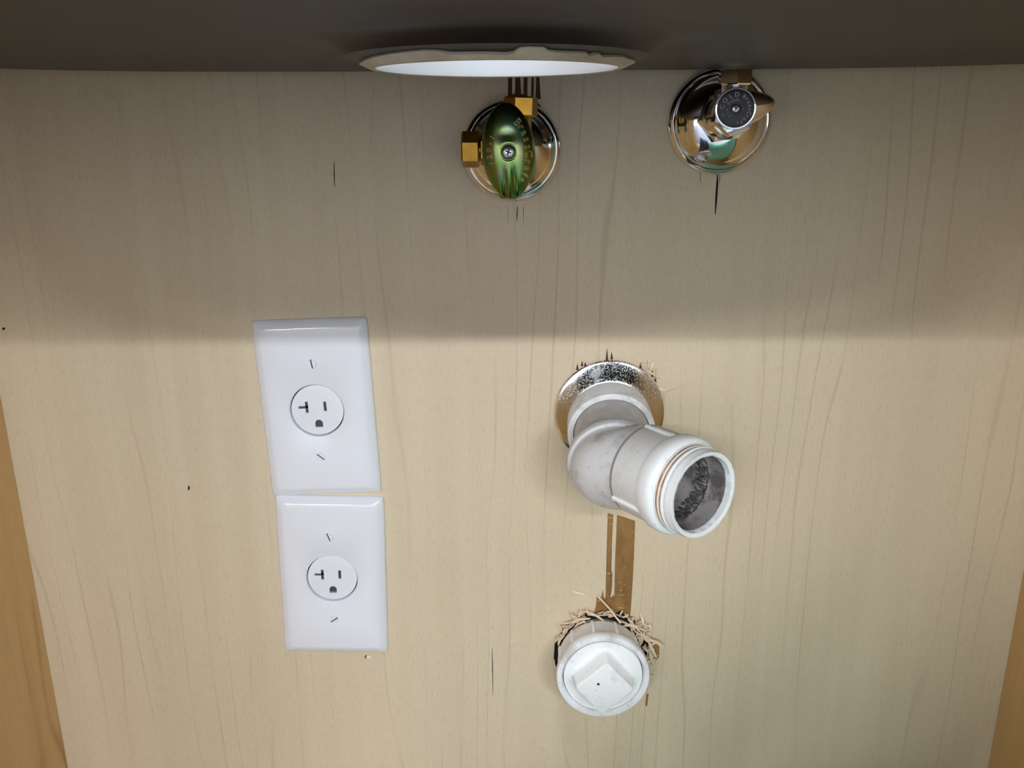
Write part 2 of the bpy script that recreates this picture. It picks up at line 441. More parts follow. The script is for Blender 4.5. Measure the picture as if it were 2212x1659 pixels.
# cracks and nicks in the veneer
def crack(pts, w=.0006):
    bm = bmesh.new(); q = wp(*pts)
    ribbon(bm, [Vector((p.x, -.00012, p.z)) for p in q], w, .0003, True, (0, 1, 0)); return part('veneer_crack', bm, M_hole, back)
crack([(1550,372),(1549,400),(1547,430),(1545,462)], .0012)
crack([(1555,373),(1554,395)], .0006); crack([(1512,374),(1513,394)], .0006)
crack([(1118,444),(1117,462),(1116,478)], .0006); crack([(1097,446),(1098,482)], .0004); crack([(1131,446),(1130,484)], .0004)
crack([(722,348),(722,375),(723,404)], .0005); crack([(1063,1400),(1064,1440),(1065,1500)], .0005)
for x, y, h in ((1247,792,9),(1257,785,7),(1264,786,6),(1311,766,18),(1321,768,10),(1383,790,8),(1409,806,12),(1415,818,9),(1257,797,5),(1390,800,8)):
    bm = bmesh.new(); poly(bm, wp((x-2.6,y+h*.8),(x-1,y-h*.2),(x+.3,y-h*.8),(x+1.6,y+h*.2),(x+3,y+h*.8)), .0004); part('veneer_nick', bm, M_torndark, back)
for x, y, w_, h in ((408,1054,2.0,5),(8,710,3,3)):
    bm = bmesh.new(); poly(bm, wp(*[(x + w_*math.cos(a*.785), y + h*math.sin(a*.785)) for a in range(8)]), .0003); part('pin_hole', bm, M_hole, back)
for x, y in ((1106,1389),(388,739),(1183,1319)):     # small round blemishes
    bm = bmesh.new(); c = W(x, y)
    rev(bm, [(0, .0026), (.0002, .0022), (.00015, .0012), (.0002, .0002)], (c.x, .0, c.z), (0, -1, 0), 20); part('knot', bm, M_back, back)
# the ragged hole round the clean-out
CX, CZ = .0585, -.3412
bm = bmesh.new(); pts = []
for i in range(90):
    a = 2*math.pi*i/90; rr = .0302 + random.uniform(-.0004, .0018) + (.0025 if .1 < a < 1.2 else 0)
    pts.append(Vector((CX + .0005 + rr*math.cos(a), 0, CZ + .0005 + rr*math.sin(a))))
poly(bm, pts, .0006); part('pipe_hole', bm, M_hole, back)

# frayed wood fibres round the hole: nobody could count them
def fray(n, a0, a1, cx, cz, r0, r1, lmin, lmax, spread, out=.005, w=.0021):
    bm = bmesh.new()
    for _ in range(n):
        a = R(random.uniform(a0, a1)); rr = random.uniform(r0, r1); L = random.uniform(lmin, lmax)
        p = Vector((cx + rr*math.cos(a), -random.uniform(0.0006, .002), cz + rr*math.sin(a)))
        d = R(random.uniform(-spread, spread)) + a + math.pi/2 * random.choice((-1, 1)) * random.uniform(.3, 1.1)
        d = Vector((math.cos(d), -random.uniform(.05, .8), math.sin(d))).normalized()
        cur = Vector((random.uniform(-1, 1), random.uniform(-.8, .3), random.uniform(-1, 1))) * .9
        pts = []
        for k in range(7):
            pts.append(p.copy()); dd = (d + cur * (k/6.0)).normalized(); p = p + dd * (L/6)
            p.y = max(min(p.y, -.0006), -out * 1.6)
        ribbon(bm, pts, random.uniform(.35, 1.0) * w, .0002)
    return bm
for nm, n, a0, a1, r0, r1, sp in (('fibre', 34, 8, 55, .029, .0345, 50), ('fibre', 26, 60, 120, .029, .0325, 35), ('fibre', 30, 118, 160, .0285, .0312, 22), ('fibre', 18, -30, 10, .0305, .0335, 40)):
    part('splintered_fibres', fray(n, a0, a1, CX, CZ, r0, r1, .0035, .0095, sp), M_fibre, back, kind='stuff', label='frayed pale wood splinters round the capped fitting')
part('splintered_fibres', fray(16, 20, 60, .0608, -.169, .0345, .037, .003, .009, 40, .003, .0008), M_fibre, back, kind='stuff')
def wl(pts, ys): return [Vector((W(x, y, -yy).x, -yy, W(x, y, -yy).z)) for (x, y), yy in zip(pts, ys)]
bm = bmesh.new(); ribbon(bm, wl([(1290,1286),(1303,1300),(1316,1314),(1328,1330),(1341,1346)], [.001,.003,.004,.006,.008]), .0011, .0004, False); part('wood_splinter', bm, M_fibre, back)
bm = bmesh.new(); ribbon(bm, wl([(1256,1320),(1272,1322),(1290,1331),(1310,1345)], [.001,.003,.005,.006]), .0016, .0004); part('wood_splinter', bm, M_fibre, back)
bm = bmesh.new(); ribbon(bm, wl([(1216,1346),(1238,1344),(1252,1338),(1275,1336)], [.001,.003,.004,.006]), .0022, .0004); part('wood_splinter', bm, M_fibre, back)
bm = bmesh.new(); ribbon(bm, wl([(1235,1362),(1248,1348),(1262,1342),(1270,1352)], [.001,.003,.005,.004]), .0016, .0004); part('wood_splinter', bm, M_fibre, back)
bm = bmesh.new(); ribbon(bm, wl([(1345,1352),(1362,1350),(1380,1356),(1392,1362)], [.002,.004,.006,.004]), .0026, .0005); part('wood_splinter', bm, M_fibre, back)
bm = bmesh.new(); ribbon(bm, wl([(1390,1368),(1404,1382),(1420,1388),(1434,1398)], [.002,.004,.006,.006]), .0024, .0005); part('wood_splinter', bm, M_fibre, back)
bm = bmesh.new(); ribbon(bm, wl([(1400,1384),(1408,1402),(1418,1420)], [.002,.004,.004]), .0026, .0005); part('wood_splinter', bm, M_fibre, back)
bm = bmesh.new(); ribbon(bm, wl([(1402,1402),(1406,1420),(1412,1438)], [.002,.004,.003]), .0020, .0004); part('wood_splinter', bm, M_fibre, back)
for c_, ys_, w_ in (([(1383,1326),(1388,1338),(1391,1350)],[.001,.003,.004],.0014), ([(1234,1274),(1245,1280),(1256,1281),(1265,1287)],[.001]*4,.0012),
                 ([(1395,1352),(1404,1350),(1406,1360),(1398,1362)],[.002,.003,.004,.003],.0012), ([(1420,836),(1428,840),(1436,842)],[.001]*3,.0012), ([(1404,800),(1409,786),(1412,780)],[.001]*3,.0010)):
    bm = bmesh.new(); ribbon(bm, wl(c_, ys_), w_, .0004); part('wood_curl', bm, M_fibrew, back)
chip = thing('wood_chip', 'tiny pale wood chip stuck on the panel just under the lower outlet', 'wood chip', W(797, 1419))
bm = bmesh.new(); box(bm, (-.0016, -.0008, -.0008), (.0016, 0, .0012), Matrix.Rotation(R(12), 4, 'Y')); bevel_all(bm, .0002, 1); part('sliver', bm, M_fibrew, chip, world=False)
bm = bmesh.new(); box(bm, (-.0026, -.0005, -.0016), (-.0018, 0, .0006), Matrix.Rotation(R(20), 4, 'Y')); part('dark_end', bm, M_torndark, chip, world=False)

# ------------------------------------------------------------------ the sink overhead
SX, SY = .006, -.252
def sell(a, b, n, seg=256, z=0.0):
    out = []
    for i in range(seg):
        t_ = 2*math.pi*i/seg; c, s = math.cos(t_), math.sin(t_)
        k = (abs(c/1)**n + abs(s)**n) ** (-1.0/n)
        out.append((SX + a*k*c, SY + b*k*s, z))
    return out
sink = thing('sink', 'dark iron sink underside with a round white drain opening, spanning the top', 'sink', (SX, SY, .03))
HXC, HYC = -.0045, -.2035                # drain opening
HR, SZ = .0405, .0300
bm = bmesh.new()
def loop(pts): return [bm.verts.new(p) for p in pts]
SEG = 256
def hole_ring(rad, z, jit=0.0):
    return [(HXC + rad*math.cos(2*math.pi*i/SEG)*(1+random.uniform(-jit, jit)), HYC + rad*math.sin(2*math.pi*i/SEG)*(1+random.uniform(-jit, jit)), z) for i in range(SEG)]
outer = []
for a, b_, z, n in ((.2895,.2015,SZ,4),(.2960,.2050,SZ+.0015,4),(.3010,.2090,SZ+.006,4),(.3035,.2115,SZ+.014,4),(.3060,.2120,SZ+.10,4),(.3100,.2130,.197,4)):
    outer.append(loop(sell(a, b_, n, SEG, z)))
seq = [loop(hole_ring(.0505, .0240)), loop(hole_ring(.0535, .0272)), loop(hole_ring(.0590, .0294)), loop(hole_ring(.075, SZ))]
for z_, s_ in ((SZ, .42), (SZ, .7)):
    lp = []
    for i in range(SEG):
        p = Vector(hole_ring(.075, SZ)[i]); q = Vector(sell(.2895, .2015, 4, SEG, SZ)[i]); lp.append(bm.verts.new(p.lerp(q, s_)))
    seq.append(lp)
seq += outer
for a, b_ in zip(seq, seq[1:]): bridge(bm, a, b_)
part('basin_shell', bm, M_iron, sink, label='dark brown primed iron underside')
bm = bmesh.new()   # white enamel inside of the basin and the bore of the drain opening
seq = [loop(hole_ring(HR, .0206)), loop(hole_ring(HR - .0003, .0220)), loop(hole_ring(HR - .0006, .0395)), loop(hole_ring(HR + .004, .0420)), loop(hole_ring(.075, .0428))]
for a, b_, z in ((.255,.175,.050),(.275,.190,.075),(.290,.198,.19),(.310,.213,.197)): seq.append(loop(sell(a, b_, 4, SEG, z)))
for a, b_ in zip(seq, seq[1:]): bridge(bm, a, b_)
part('basin_enamel', bm, M_enamel, sink, label='white enamel bore and basin interior')
bm = bmesh.new()   # ragged beige glaze edge round the opening
GLAZE = [(-9e9,118),(775,122),(800,118),(860,113),(945,109),(970,112),(992,121),(1060,122),(1100,125),(1112,120),(1119,109),(1128,105),(1165,105),(1173,114),(1200,117),(1252,115),(1262,122),(1275,114),(1292,121),(1312,118),(1330,115),(1350,117),(9e9,118)]
def edge(i):
    a_ = 2*math.pi*i/SEG; d = .3*math.sin(i*.9)*math.cos(i*.37)
    if math.sin(a_) < 0:
        x = 1075 + 300*math.cos(a_)
        for (x0, y0), (x1, y1) in zip(GLAZE, GLAZE[1:]):
            if x0 <= x < x1:
                q = (x - x0)/(x1 - x0); d = (115 - (y0 + (y1 - y0)*q))/10*min(1, -math.sin(a_)*2.5)
    return .0462 + .0022*d, .0222 + .0009*d
lo = []; 
seq = [loop(hole_ring(HR + .0001, .0206)), loop(hole_ring(HR + .0009, .0202)), loop(hole_ring(HR + .0022, .0206))]
lp = []
for i in range(SEG):
    rr, z = edge(i); t_ = 2*math.pi*i/SEG; lp.append(bm.verts.new((HXC + rr*math.cos(t_), HYC + rr*math.sin(t_), z)))
seq.append(lp)
lp2 = []
for i in range(SEG):
    rr, z = edge(i); t_ = 2*math.pi*i/SEG; lp2.append(bm.verts.new((HXC + (rr-.001)*math.cos(t_), HYC + (rr-.001)*math.sin(t_), z+.0022)))
seq.append(lp2)
for a, b_ in zip(seq, seq[1:]): bridge(bm, a, b_)
part('drain_collar', bm, M_collar, sink, label='beige ragged collar round the opening', sharp=50)
bm = bmesh.new()
seq = [loop(hole_ring(.0425, .0219)), loop(hole_ring(.0505, .0240))]
for a, b_ in zip(seq, seq[1:]): bridge(bm, a, b_)
part('drain_boss', bm, M_iron, sink)
bm = bmesh.new()   # worktop round the basin
lo_, hi_ = loop(sell(.300, .2060, 4, SEG, .2065)), loop(sell(.300, .2060, 4, SEG, .232))
def rect_pts(z, x0=XL-.10, x1=XR+.10, y0=YF-.03, y1=.038):
    out = []
    for i in range(SEG):
        t_ = 2*math.pi*i/SEG; c, s = math.cos(t_), math.sin(t_)
        k = min(((x1-SX)/c if c > 0 else (x0-SX)/c) if abs(c) > 1e-6 else 9, ((y1-SY)/s if s > 0 else (y0-SY)/s) if abs(s) > 1e-6 else 9)
        out.append((SX+k*c, SY+k*s, z))
    return out
lo2, hi2 = loop(rect_pts(.2065)), loop(rect_pts(.232))
bridge(bm, lo_, lo2); bridge(bm, lo2, hi2); bridge(bm, hi2, hi_); bridge(bm, hi_, lo_)
tag(part('countertop', bm, M_counter), 'speckled grey stone countertop resting on the sink cabinet', 'countertop')

# ------------------------------------------------------------------ wall outlets
def outlet(px_c, rot, label, slot1, slot2):
    t_ = thing('power_outlet', label, 'outlet', (px_c[0], 0, px_c[1]), (0, rot, 0), 'white power outlets on the back panel')
    HWd, HH = .03505, .0574; NS = 20
    def rect(hw, hh, y, bm):
        pts = []
        for k in range(4):
            cs = [(-hw,-hh),(hw,-hh),(hw,hh),(-hw,hh)]; a, b_ = cs[k], cs[(k+1) % 4]
            for j in range(NS): q = j/NS; pts.append((a[0]+(b_[0]-a[0])*q, y, a[1]+(b_[1]-a[1])*q))
        # soften corners
        out = []
        for x, yy, z in pts:
            rad = .0014; ax, az = abs(x) - (hw - rad), abs(z) - (hh - rad)
            if ax > 0 and az > 0:
                l = math.hypot(ax, az); x = math.copysign(hw - rad + ax/l*rad, x); z = math.copysign(hh - rad + az/l*rad, z)
            out.append(bm.verts.new((x, yy, z)))
        return out
    bm = bmesh.new(); pr = [(0,0),(0,-.0014),(.0005,-.0022),(.0016,-.0032),(.0042,-.0048),(.0052,-.0052),(.0064,-.0054)]
    loops = [rect(HWd-i, HH-i, y, bm) for i, y in pr]
    for a, b_ in zip(loops, loops[1:]): bridge(bm, a, b_)
    prev = loops[-1]
    for rad, y in ((None, 0), (.0174, -.0056), (.0170, -.0054), (.0168, -.0046), (.0168, -.0012)):
        if rad is None: continue
        lp = []
        for v in loops[-1]:
            a = math.atan2(v.co.z, v.co.x); lp.append(bm.verts.new((rad*math.cos(a), y, rad*math.sin(a))))
        bridge(bm, prev, lp); prev = lp
    part('wall_plate', bm, M_plate, t_, world=False, sharp=40)
    bm = bmesh.new(); rev(bm, [(.0002,.0172),(.0005,.0172),(.0005,.0002)], (0,0,0), (0,-1,0), 48, cap0=True, cap1=True); part('box_gap_shade', bm, M_hole, t_, world=False)  # near-black disc paints the shade of the hole behind the gap
    # receptacle face with cut slots
    bm = bmesh.new(); rev(bm, [(.0006,.0162),(.0034,.0162),(.0038,.0159),(.0039,.0152)], (0,0,0), (0,-1,0), 72, cap0=True, cap1=True)
    cu = bmesh.new()
    tsh = [(-.0073,-.0016),(-.0055,-.0016),(-.0055,.0057),(-.0073,.0057),(-.0073,.0029),(-.0116,.0029),(-.0116,.0013),(-.0073,.0013)]
    top = [cu.verts.new((x,-.009,z)) for x, z in tsh]; bot = [cu.verts.new((x,-.0022,z)) for x, z in tsh]
    cu.faces.new(top); cu.faces.new(bot[::-1]); bridge(cu, top, bot)
    f1 = boolean(bm, cu)
    cu = bmesh.new(); box(cu, (.0041,-.009,-.0008),(.0059,-.0022,.0054))
    f1 = boolean(f1, cu)
    cu = bmesh.new(); top = []; bot = []
    shp = [(-.0024,-.0112),(.0024,-.0112)] + [(.0024*math.cos(R(q)), -.0087+.0024*math.sin(R(q))) for q in range(0, 181, 15)]
    for x, z in shp: top.append(cu.verts.new((x+.0002,-.009,z))); bot.append(cu.verts.new((x+.0002,-.0018,z)))
    cu.faces.new(top); cu.faces.new(bot[::-1]); bridge(cu, top, bot)
    f1 = boolean(f1, cu)
    fo = part('receptacle_face', f1, M_face, t_, world=False)
    for x0, x1, z0, z1 in ((-.0073,-.0055,-.0016,.0057),(-.0114,-.0057,.0013,.0029),(.0041,.0059,-.0008,.0054),(-.0022,.0026,-.0112,-.0064)):
        bm = bmesh.new(); box(bm, (x0,-.0028 if x1 != .0026 else -.0022,z0),(x1,-.0019 if x1 != .0026 else -.0012,z1)); part('slot_shade', bm, M_slot, fo, world=False)  # dark backing pieces paint the shade inside the slots
    for (sx, sz), ang in slot1, slot2:
        bm = bmesh.new(); Rm = Matrix.Translation((sx, -.0052, sz)) @ Matrix.Rotation(ang, 4, 'Y')
        rad, hw = .0029, .00042
        for sgn in (-1, 1):
            a0 = math.asin(hw/rad); pts = [(math.cos(a0+(math.pi-2*a0)*k/14)*rad, sgn*math.sin(a0+(math.pi-2*a0)*k/14)*rad) for k in range(15)]
            f_ = [bm.verts.new(Rm @ Vector((x*.93, -.0013, max(abs(z)*.93, hw)*sgn))) for x, z in pts]; m_ = [bm.verts.new(Rm @ Vector((x, -.0009, z))) for x, z in pts]; g_ = [bm.verts.new(Rm @ Vector((x, .0004, z))) for x, z in pts]
            bm.faces.new(f_); bridge(bm, f_, m_); bridge(bm, m_, g_)
        sc = part('plate_screw', bm, M_face, t_, world=False)
        bm = bmesh.new(); box(bm, (-.0028,-.0005,-hw),(.0028,.0003,hw), Rm); part('screw_slot', bm, M_slot, sc, world=False)
    return t_
outlet((-.1210,-.1648), R(-1.75), 'upper white single power outlet with T-shaped slot, directly above its twin', ((0,.0302), R(82)), ((-.0003,-.0302), R(42)))
outlet((-.1192,-.2810), R(1.26), 'lower white single power outlet with T-shaped slot, below the other outlet plate', ((-.0006,.0302), R(70)), ((.0002,-.0302), R(-35)))

# ------------------------------------------------------------------ supply valves
def escutcheon(parent, c, rad, mat=None, tilt=(0, -1, 0), inner=.0075):
    bm = bmesh.new(); k = rad / .0290
    pr = [(.0002,.0290),(.0012,.0290),(.0026,.0284),(.0036,.0272),(.0041,.0262),(.0039,.0253),(.0035,.0247),(.0038,.0241),(.0058,.0222),(.0082,.0196),(.0100,.0170),(.0113,.0140),(.0120,.0110),(.0122,.0085),(.0118,inner)]
    rev(bm, [(t_, q*k) for t_, q in pr], (c[0], 0, c[1]), tilt, 96)
    return part('escutcheon', bm, mat or M_chrome, parent, label='round polished chrome wall flange')
# left valve -----
LX, LZ = .0004, -.0098
lv = thing('shutoff_valve', 'supply valve with green oval handle and two brass outlet nuts', 'valve', (LX, 0, LZ))
escutcheon(lv, (LX, LZ), .0288)
bm = bmesh.new()
rev(bm, [(.004,.0068),(.016,.0068)], (LX,0,LZ), (0,-1,0), 48, cap0=True)
hexnut(bm, (LX,0,LZ), (0,-1,0), .011, .021, .0135, R(12))
rev(bm, [(.0205,.0092),(.0225,.0118),(.040,.0118),(.042,.0100),(.046,.0085),(.0495,.0085)], (LX,0,LZ), (0,-1,0), 48, cap0=True, cap1=True)
part('valve_body', bm, M_chrome, lv, label='chrome valve body')
bm = bmesh.new(); rev(bm, [(.008,.0060),(.0170,.0060),(.0172,.0075),(.0182,.0078),(.0184,.0062),(.020,.0062)], (LX,-.031,LZ+.0012), (-1,0,0), 40, cap0=True)
hexnut(bm, (LX,-.031,LZ+.0012), (-1,0,0), .0125, .0166, .0084, R(30), .0005)
part('outlet_neck', bm, M_brass, lv)
bm = bmesh.new(); hexnut(bm, (LX,-.031,LZ+.0012), (-1,0,0), .0172, .0268, .0096, R(22), .0008, .0052)
part('compression_nut', bm, M_brass, lv, label='brass hexagonal nut pointing left')
bm = bmesh.new(); rev(bm, [(.008,.0060),(.0170,.0060)], (LX+.0045,-.028,LZ+.002), (0.03,0,1), 40, cap0=True)
part('outlet_neck', bm, M_brass, lv)
bm = bmesh.new(); hexnut(bm, (LX+.0045,-.028,LZ+.002), (0.03,0,1), .0160, .0262, .0092, R(40), .0008, .0052)
part('compression_nut', bm, M_brass, lv, label='brass hexagonal nut pointing up')
# oval handle
HM = Matrix.Translation((-.0012, -.049, -.0095)) @ Matrix.Rotation(R(-4), 4, 'Y')
HA, HB, HT = .0139, .0246, .0066
def hh(x, z):
    """height of the handle's face over its rim"""
    q = math.sqrt((x/HA)**2 + (z/HB)**2); q = min(q, 1.0)
    h = HT * (1 - q**2.4) ** .62
    s = min(max((-z - .0045) / .010, 0), 1); s = s*s*(3-2*s)
    h -= .0016 * s * math.exp(-((x - .0020)/.0013)**2) * (1-q)**.3
    h -= .0013 * s * math.exp(-((x + .0030)/.0012)**2) * (1-q)**.3
    s2 = min(max((z - .003) / .006, 0), 1)
    h -= .0008 * s2 * math.exp(-((x)/.005)**2) * math.exp(-((z-.008)/.004)**2)
    return h
bm = bmesh.new(); SG = 96; rings = []
def outl(t_):   # slightly pointed oval
    x, z = HA*math.cos(t_), HB*math.sin(t_)
    x *= 1 - .13*abs(math.sin(t_))**3
    return x, z
for q in [0, .03, .08, .15, .24, .34, .44, .54, .64, .73, .81, .88, .93, .97, .99]:
    rg = []
    for i in range(SG):
        t_ = 2*math.pi*i/SG; ox, oz = outl(t_); k_ = min(1, q*1.0)
        x, z = .0046*math.cos(t_)*(1-k_) + ox*k_*.995, .0046*math.sin(t_)*(1-k_) + oz*k_*.995
        rg.append(bm.verts.new(HM @ Vector((x, -hh(x, z), z))))
    rings.append(rg)
for a, b_ in zip(rings, rings[1:]): bridge(bm, a, b_)
skirt = [[bm.verts.new(HM @ Vector((outl(2*math.pi*i/SG)[0]*k, y, outl(2*math.pi*i/SG)[1]*k))) for i in range(SG)] for k, y in ((1.0, .0006), (.985, .003), (.90, .0042), (.3, .0042))]
bridge(bm, rings[-1], skirt[0])
for a, b_ in zip(skirt, skirt[1:]): bridge(bm, a, b_)
rec = [[bm.verts.new(HM @ Vector((.0046*math.cos(2*math.pi*i/SG), y, .0042*math.sin(2*math.pi*i/SG)))) for i in range(SG)] for y in (-HT+.0003, -HT+.0026)]
bridge(bm, rings[0], rec[0]); bridge(bm, rec[0], rec[1]); bm.faces.new(rec[1])
handle = part('handle', bm, M_green, lv, sharp=40, label='iridescent green plated oval handle')
bm = bmesh.new(); rev(bm, [(0,.0041),(.0008,.0041),(.0016,.0034),(.0022,.0022),(.0024,.0004)], HM @ Vector((0,-HT+.0024,0)), (0,-1,0), 40, cap1=True)
scr = part('handle_screw', bm, M_steel, handle, label='steel cross-head screw')
bm = bmesh.new()
for an in (20, 110): box(bm, (-.0016,-.0003,-.0003),(.0016,.0002,.0003), Matrix.Translation(HM @ Vector((0,-HT-.0002,0))) @ Matrix.Rotation(R(an),4,'Y'))
part('screw_recess', bm, M_hole, scr)
def on_handle(txt, t0, t1, ra, rb, size, flip=False):
    bm = bmesh.new(); n = len(txt)
    for k, ch in enumerate(txt):
        t_ = R(t0 + (t1 - t0) * k / (n - 1)); x, z = ra*math.cos(t_), rb*math.sin(t_)
        dx, dz = -ra*math.sin(t_), rb*math.cos(t_)
        if t1 < t0: dx, dz = -dx, -dz
        d = Vector((dx, 0, dz)).normalized()
        e_ = .0006; p = Vector((x, -hh(x, z), z))
        nx = -(hh(x+e_, z) - hh(x-e_, z))/(2*e_); nz_ = -(hh(x, z+e_) - hh(x, z-e_))/(2*e_)
        nn = Vector((nx, -1, nz_)).normalized()
        d = (d - nn*d.dot(nn)).normalized(); up = nn.cross(d)
        Mx = Matrix((d, up, nn)).transposed().to_4x4(); Mx.translation = p
        add_glyph(bm, ch, HM @ Mx @ Matrix.Diagonal((size, size, size*1.2, 1)), .05)
    return bm
part('lettering', on_handle('BrassCraft', 56, -56, .0104, .0172, .0058), M_green2, handle, label='raised maker name')
part('lettering', on_handle('1-02/', 138, 200, .0088, .0155, .0042), M_green2, handle) if False else part('lettering', on_handle('/20-1', 205, 140, .0100, .0120, .0040), M_green2, handle)

# right valve -----
RX, RZ = .1187, .0056
rv = thing('shutoff_valve', 'chrome supply valve with black-faced round handle and side lever', 'valve', (RX, 0, RZ))
escutcheon(rv, (RX, RZ), .0298)
bm = bmesh.new(); o_ = Vector((RX-.001, 0, RZ+.001)); ax = Vector((.0, -1, .06)).normalized()
rev(bm, [(.004,.0068),(.016,.0068)], o_, ax, 48, cap0=True)
hexnut(bm, o_, ax, .0105, .0190, .0142, R(8))
rev(bm, [(.0185,.0100),(.0205,.0125),(.030,.0125),(.032,.0108)], o_, ax, 48, cap0=True, cap1=True)
hexnut(bm, o_, ax, .0315, .0375, .0118, R(20))
rev(bm, [(.036,.0075),(.043,.0075)], o_, ax, 40)
part('valve_body', bm, M_chrome, rv, label='chrome hexagonal valve body')
bm = bmesh.new(); hexnut(bm, (RX+.001,-.0262,RZ+.006), (0,0,1), .012, .026, .0092, R(25), .0008)
rev(bm, [(.0,.0068),(.013,.0068)], (RX+.001,-.0262,RZ+.006), (0,0,1), 40)
part('outlet_nut', bm, M_chrome, rv)
KC = Vector((.1152, -.050, .0112)); ka = Vector((-.13, -1, -.02)).normalized(); KR = .0098
_, ku, kv = basis(ka)
bm = bmesh.new()
rev(bm, [(-.0105,.0080),(-.0100,.0094),(-.003,.0104),(-.0008,.0104),(0,.0101),(.0001,.0094),(-.0004,.0093)], KC, ka, 64, cap0=True)
hub = part('handle', bm, M_chrome, rv, label='round chrome handle')
bm = bmesh.new()   # side lever: lofted taper towards the right
ld = Vector((1, .12, .06)).normalized(); lu = Vector((0, 0, 1)); ln = ld.cross(lu).normalized()
prev = None
for q, hw, dp, dz in ((0,.0094,.0048,0),(.004,.0092,.0048,.0),(.008,.0084,.0046,.0002),(.012,.0070,.0044,.0005),(.016,.0050,.0040,.0010),(.0185,.0034,.0034,.0012),(.0198,.0018,.0022,.0013),(.0202,.0004,.0006,.0013)):
    c = KC - ka*.0055 + ld*(q+.001) + lu*dz
    rg = [bm.verts.new(c + lu*(hw*math.copysign(abs(math.sin(a))**.8, math.sin(a))) + ln*(dp*math.copysign(abs(math.cos(a))**.8, math.cos(a)))) for a in [2*math.pi*i/32 for i in range(32)]]
    if prev: bridge(bm, prev, rg)
    else: bm.faces.new(rg)
    prev = rg
bm.faces.new(prev)
part('handle_lever', bm, M_chrome, hub)
bm = bmesh.new(); rev(bm, [(-.0006,.0093),(.0002,.0092),(.0004,.0084),(.0004,.0030),(-.0006,.0029),(-.0006,.0005)], KC, ka, 64, cap1=True)
face = part('handle_face', bm, M_blackface, hub, label='black face with raised lettering')
bm = bmesh.new(); rev(bm, [(-.0006,.0022),(.0006,.0022),(.0013,.0017),(.0016,.0008),(.00165,.0002)], KC, ka, 32, cap1=True)
scr = part('handle_screw', bm, M_steel, face)
bm = bmesh.new()
for an in (35, 125): box(bm, (-.0010,-.0002,-.0002),(.0010,.0002,.0002), Matrix.Translation(KC + ka*.0016) @ Matrix.Rotation(R(an),4,'Y'))
part('screw_recess', bm, M_hole, scr)
def on_face(bm, txt, a0, a1, rad, size):
    """clockwise text; angles in degrees, 90 = up"""
    fx = Vector((1,0,0)); fx = (fx - ka*fx.dot(ka)).normalized(); fz = ka.cross(fx)
    if fz.z < 0: fz = -fz
    for k, ch in enumerate(txt):
        if ch == ' ': continue
        a = R(a0 + (a1-a0)*k/max(1, len(txt)-1)); up = fx*math.cos(a) + fz*math.sin(a); d = up.cross(ka)
        if d.dot(fx*math.sin(a) - fz*math.cos(a)) < 0: d = -d
        Mx = Matrix((d, up, ka)).transposed().to_4x4(); Mx.translation = KC + ka*.0004 + up*rad
        add_glyph(bm, ch, Mx @ Matrix.Diagonal((size, size, size, 1)), .05)
bm = bmesh.new()
on_face(bm, 'BrassCraft', 57, -78, .0071, .0028); on_face(bm, 'COLD', 172, 88, .0068, .0032)
on_face(bm, '1/4 TURN', 232, 82, .0042, .0020); on_face(bm, '-', 205, 205, .0072, .004); on_face(bm, '-', 0, 0, .0040, .002)
part('lettering', bm, M_greytext, face, label='raised grey lettering')

# ------------------------------------------------------------------ drain pipe
dp = thing('drain_pipe', 'open white plastic drain pipe with angled threaded elbow coming through a chrome flange', 'pipe', (.0606, 0, -.171))
bm = bmesh.new(); ec = Vector((.0608, 0, -.1690))
rev(bm, [(.0002,.0344),(.0010,.0346),(.0018,.0340),(.0021,.0332),(.0024,.0324),(.0042,.0290),(.0063,.0258),(.0076,.0240),(.0080,.0225)], ec, (0.0,-1,-.02), 96)
part('escutcheon', bm, M_dusty, dp, label='dusty chrome wall flange')
P0 = Vector((.0606,0,-.1715)); P1 = Vector((.0600,-.022,-.1748)); a1 = (P1-P0).normalized()
E1 = P1 + (Vector((.0584,-.052,-.1800)) - P1)         # elbow hub mouth
a1b = (E1-P1).normalized()
bm = bmesh.new(); rev(bm, [(-.004,.0258),(.0218,.0266),(.0223,.0264),(.0225,.0260),(.0225,.0231),(.0218,.0229),(.0150,.0229)], P0, a1, 96)
part('coupling', bm, M_pvc, dp, label='white plastic coupling')
bm = bmesh.new(); rev(bm, [(-.008,.0226),((E1-P1).length+.004,.0226)], P1, a1b, 96)
part('pipe_stub', bm, M_pipe, dp, label='grey scuffed pipe between the two fittings')
# elbow: hub ring, swept bend, outlet
a2 = Vector((.560,-.830,.012)).normalized()
END = W(1521,1070,-.112)
bm = bmesh.new()
EC = E1 + a1b*.014
# find a bend start so that the outlet axis ends at END
Lout = (END - EC).dot(a2); EC2 = END - a2*Lout
secs = [(E1 - a1b*.0005, a1b, .0228),(E1 - a1b*.0014, a1b, .0232),(E1 - a1b*.0012, a1b, .0264),(E1 - a1b*.0002, a1b, .0271),(E1 + a1b*.0046, a1b, .0271),(E1 + a1b*.0052, a1b, .0267),(E1 + a1b*.0055, a1b, .0252)]
S0 = E1 + a1b*.0066; S1 = END - a2*.0440
K = 16
for k in range(K+1):
    q = k/K
    p = (1-q)**3*S0 + 3*(1-q)**2*q*(S0 + a1b*.0095) + 3*(1-q)*q*q*(S1 - a2*.0095) + q**3*S1
    n = (a1b*(1-q) + a2*q).normalized(); secs.append((p, n, .0249 + .0003*math.sin(math.pi*q)))
secs.append((END - a2*.0438, a2, .0251)); secs.append((END - a2*.0436, a2, .0236))
sweep(bm, secs, 96)
elbow = part('elbow', bm, M_elbow, dp, sharp=38, label='white plastic elbow')
bm = bmesh.new()
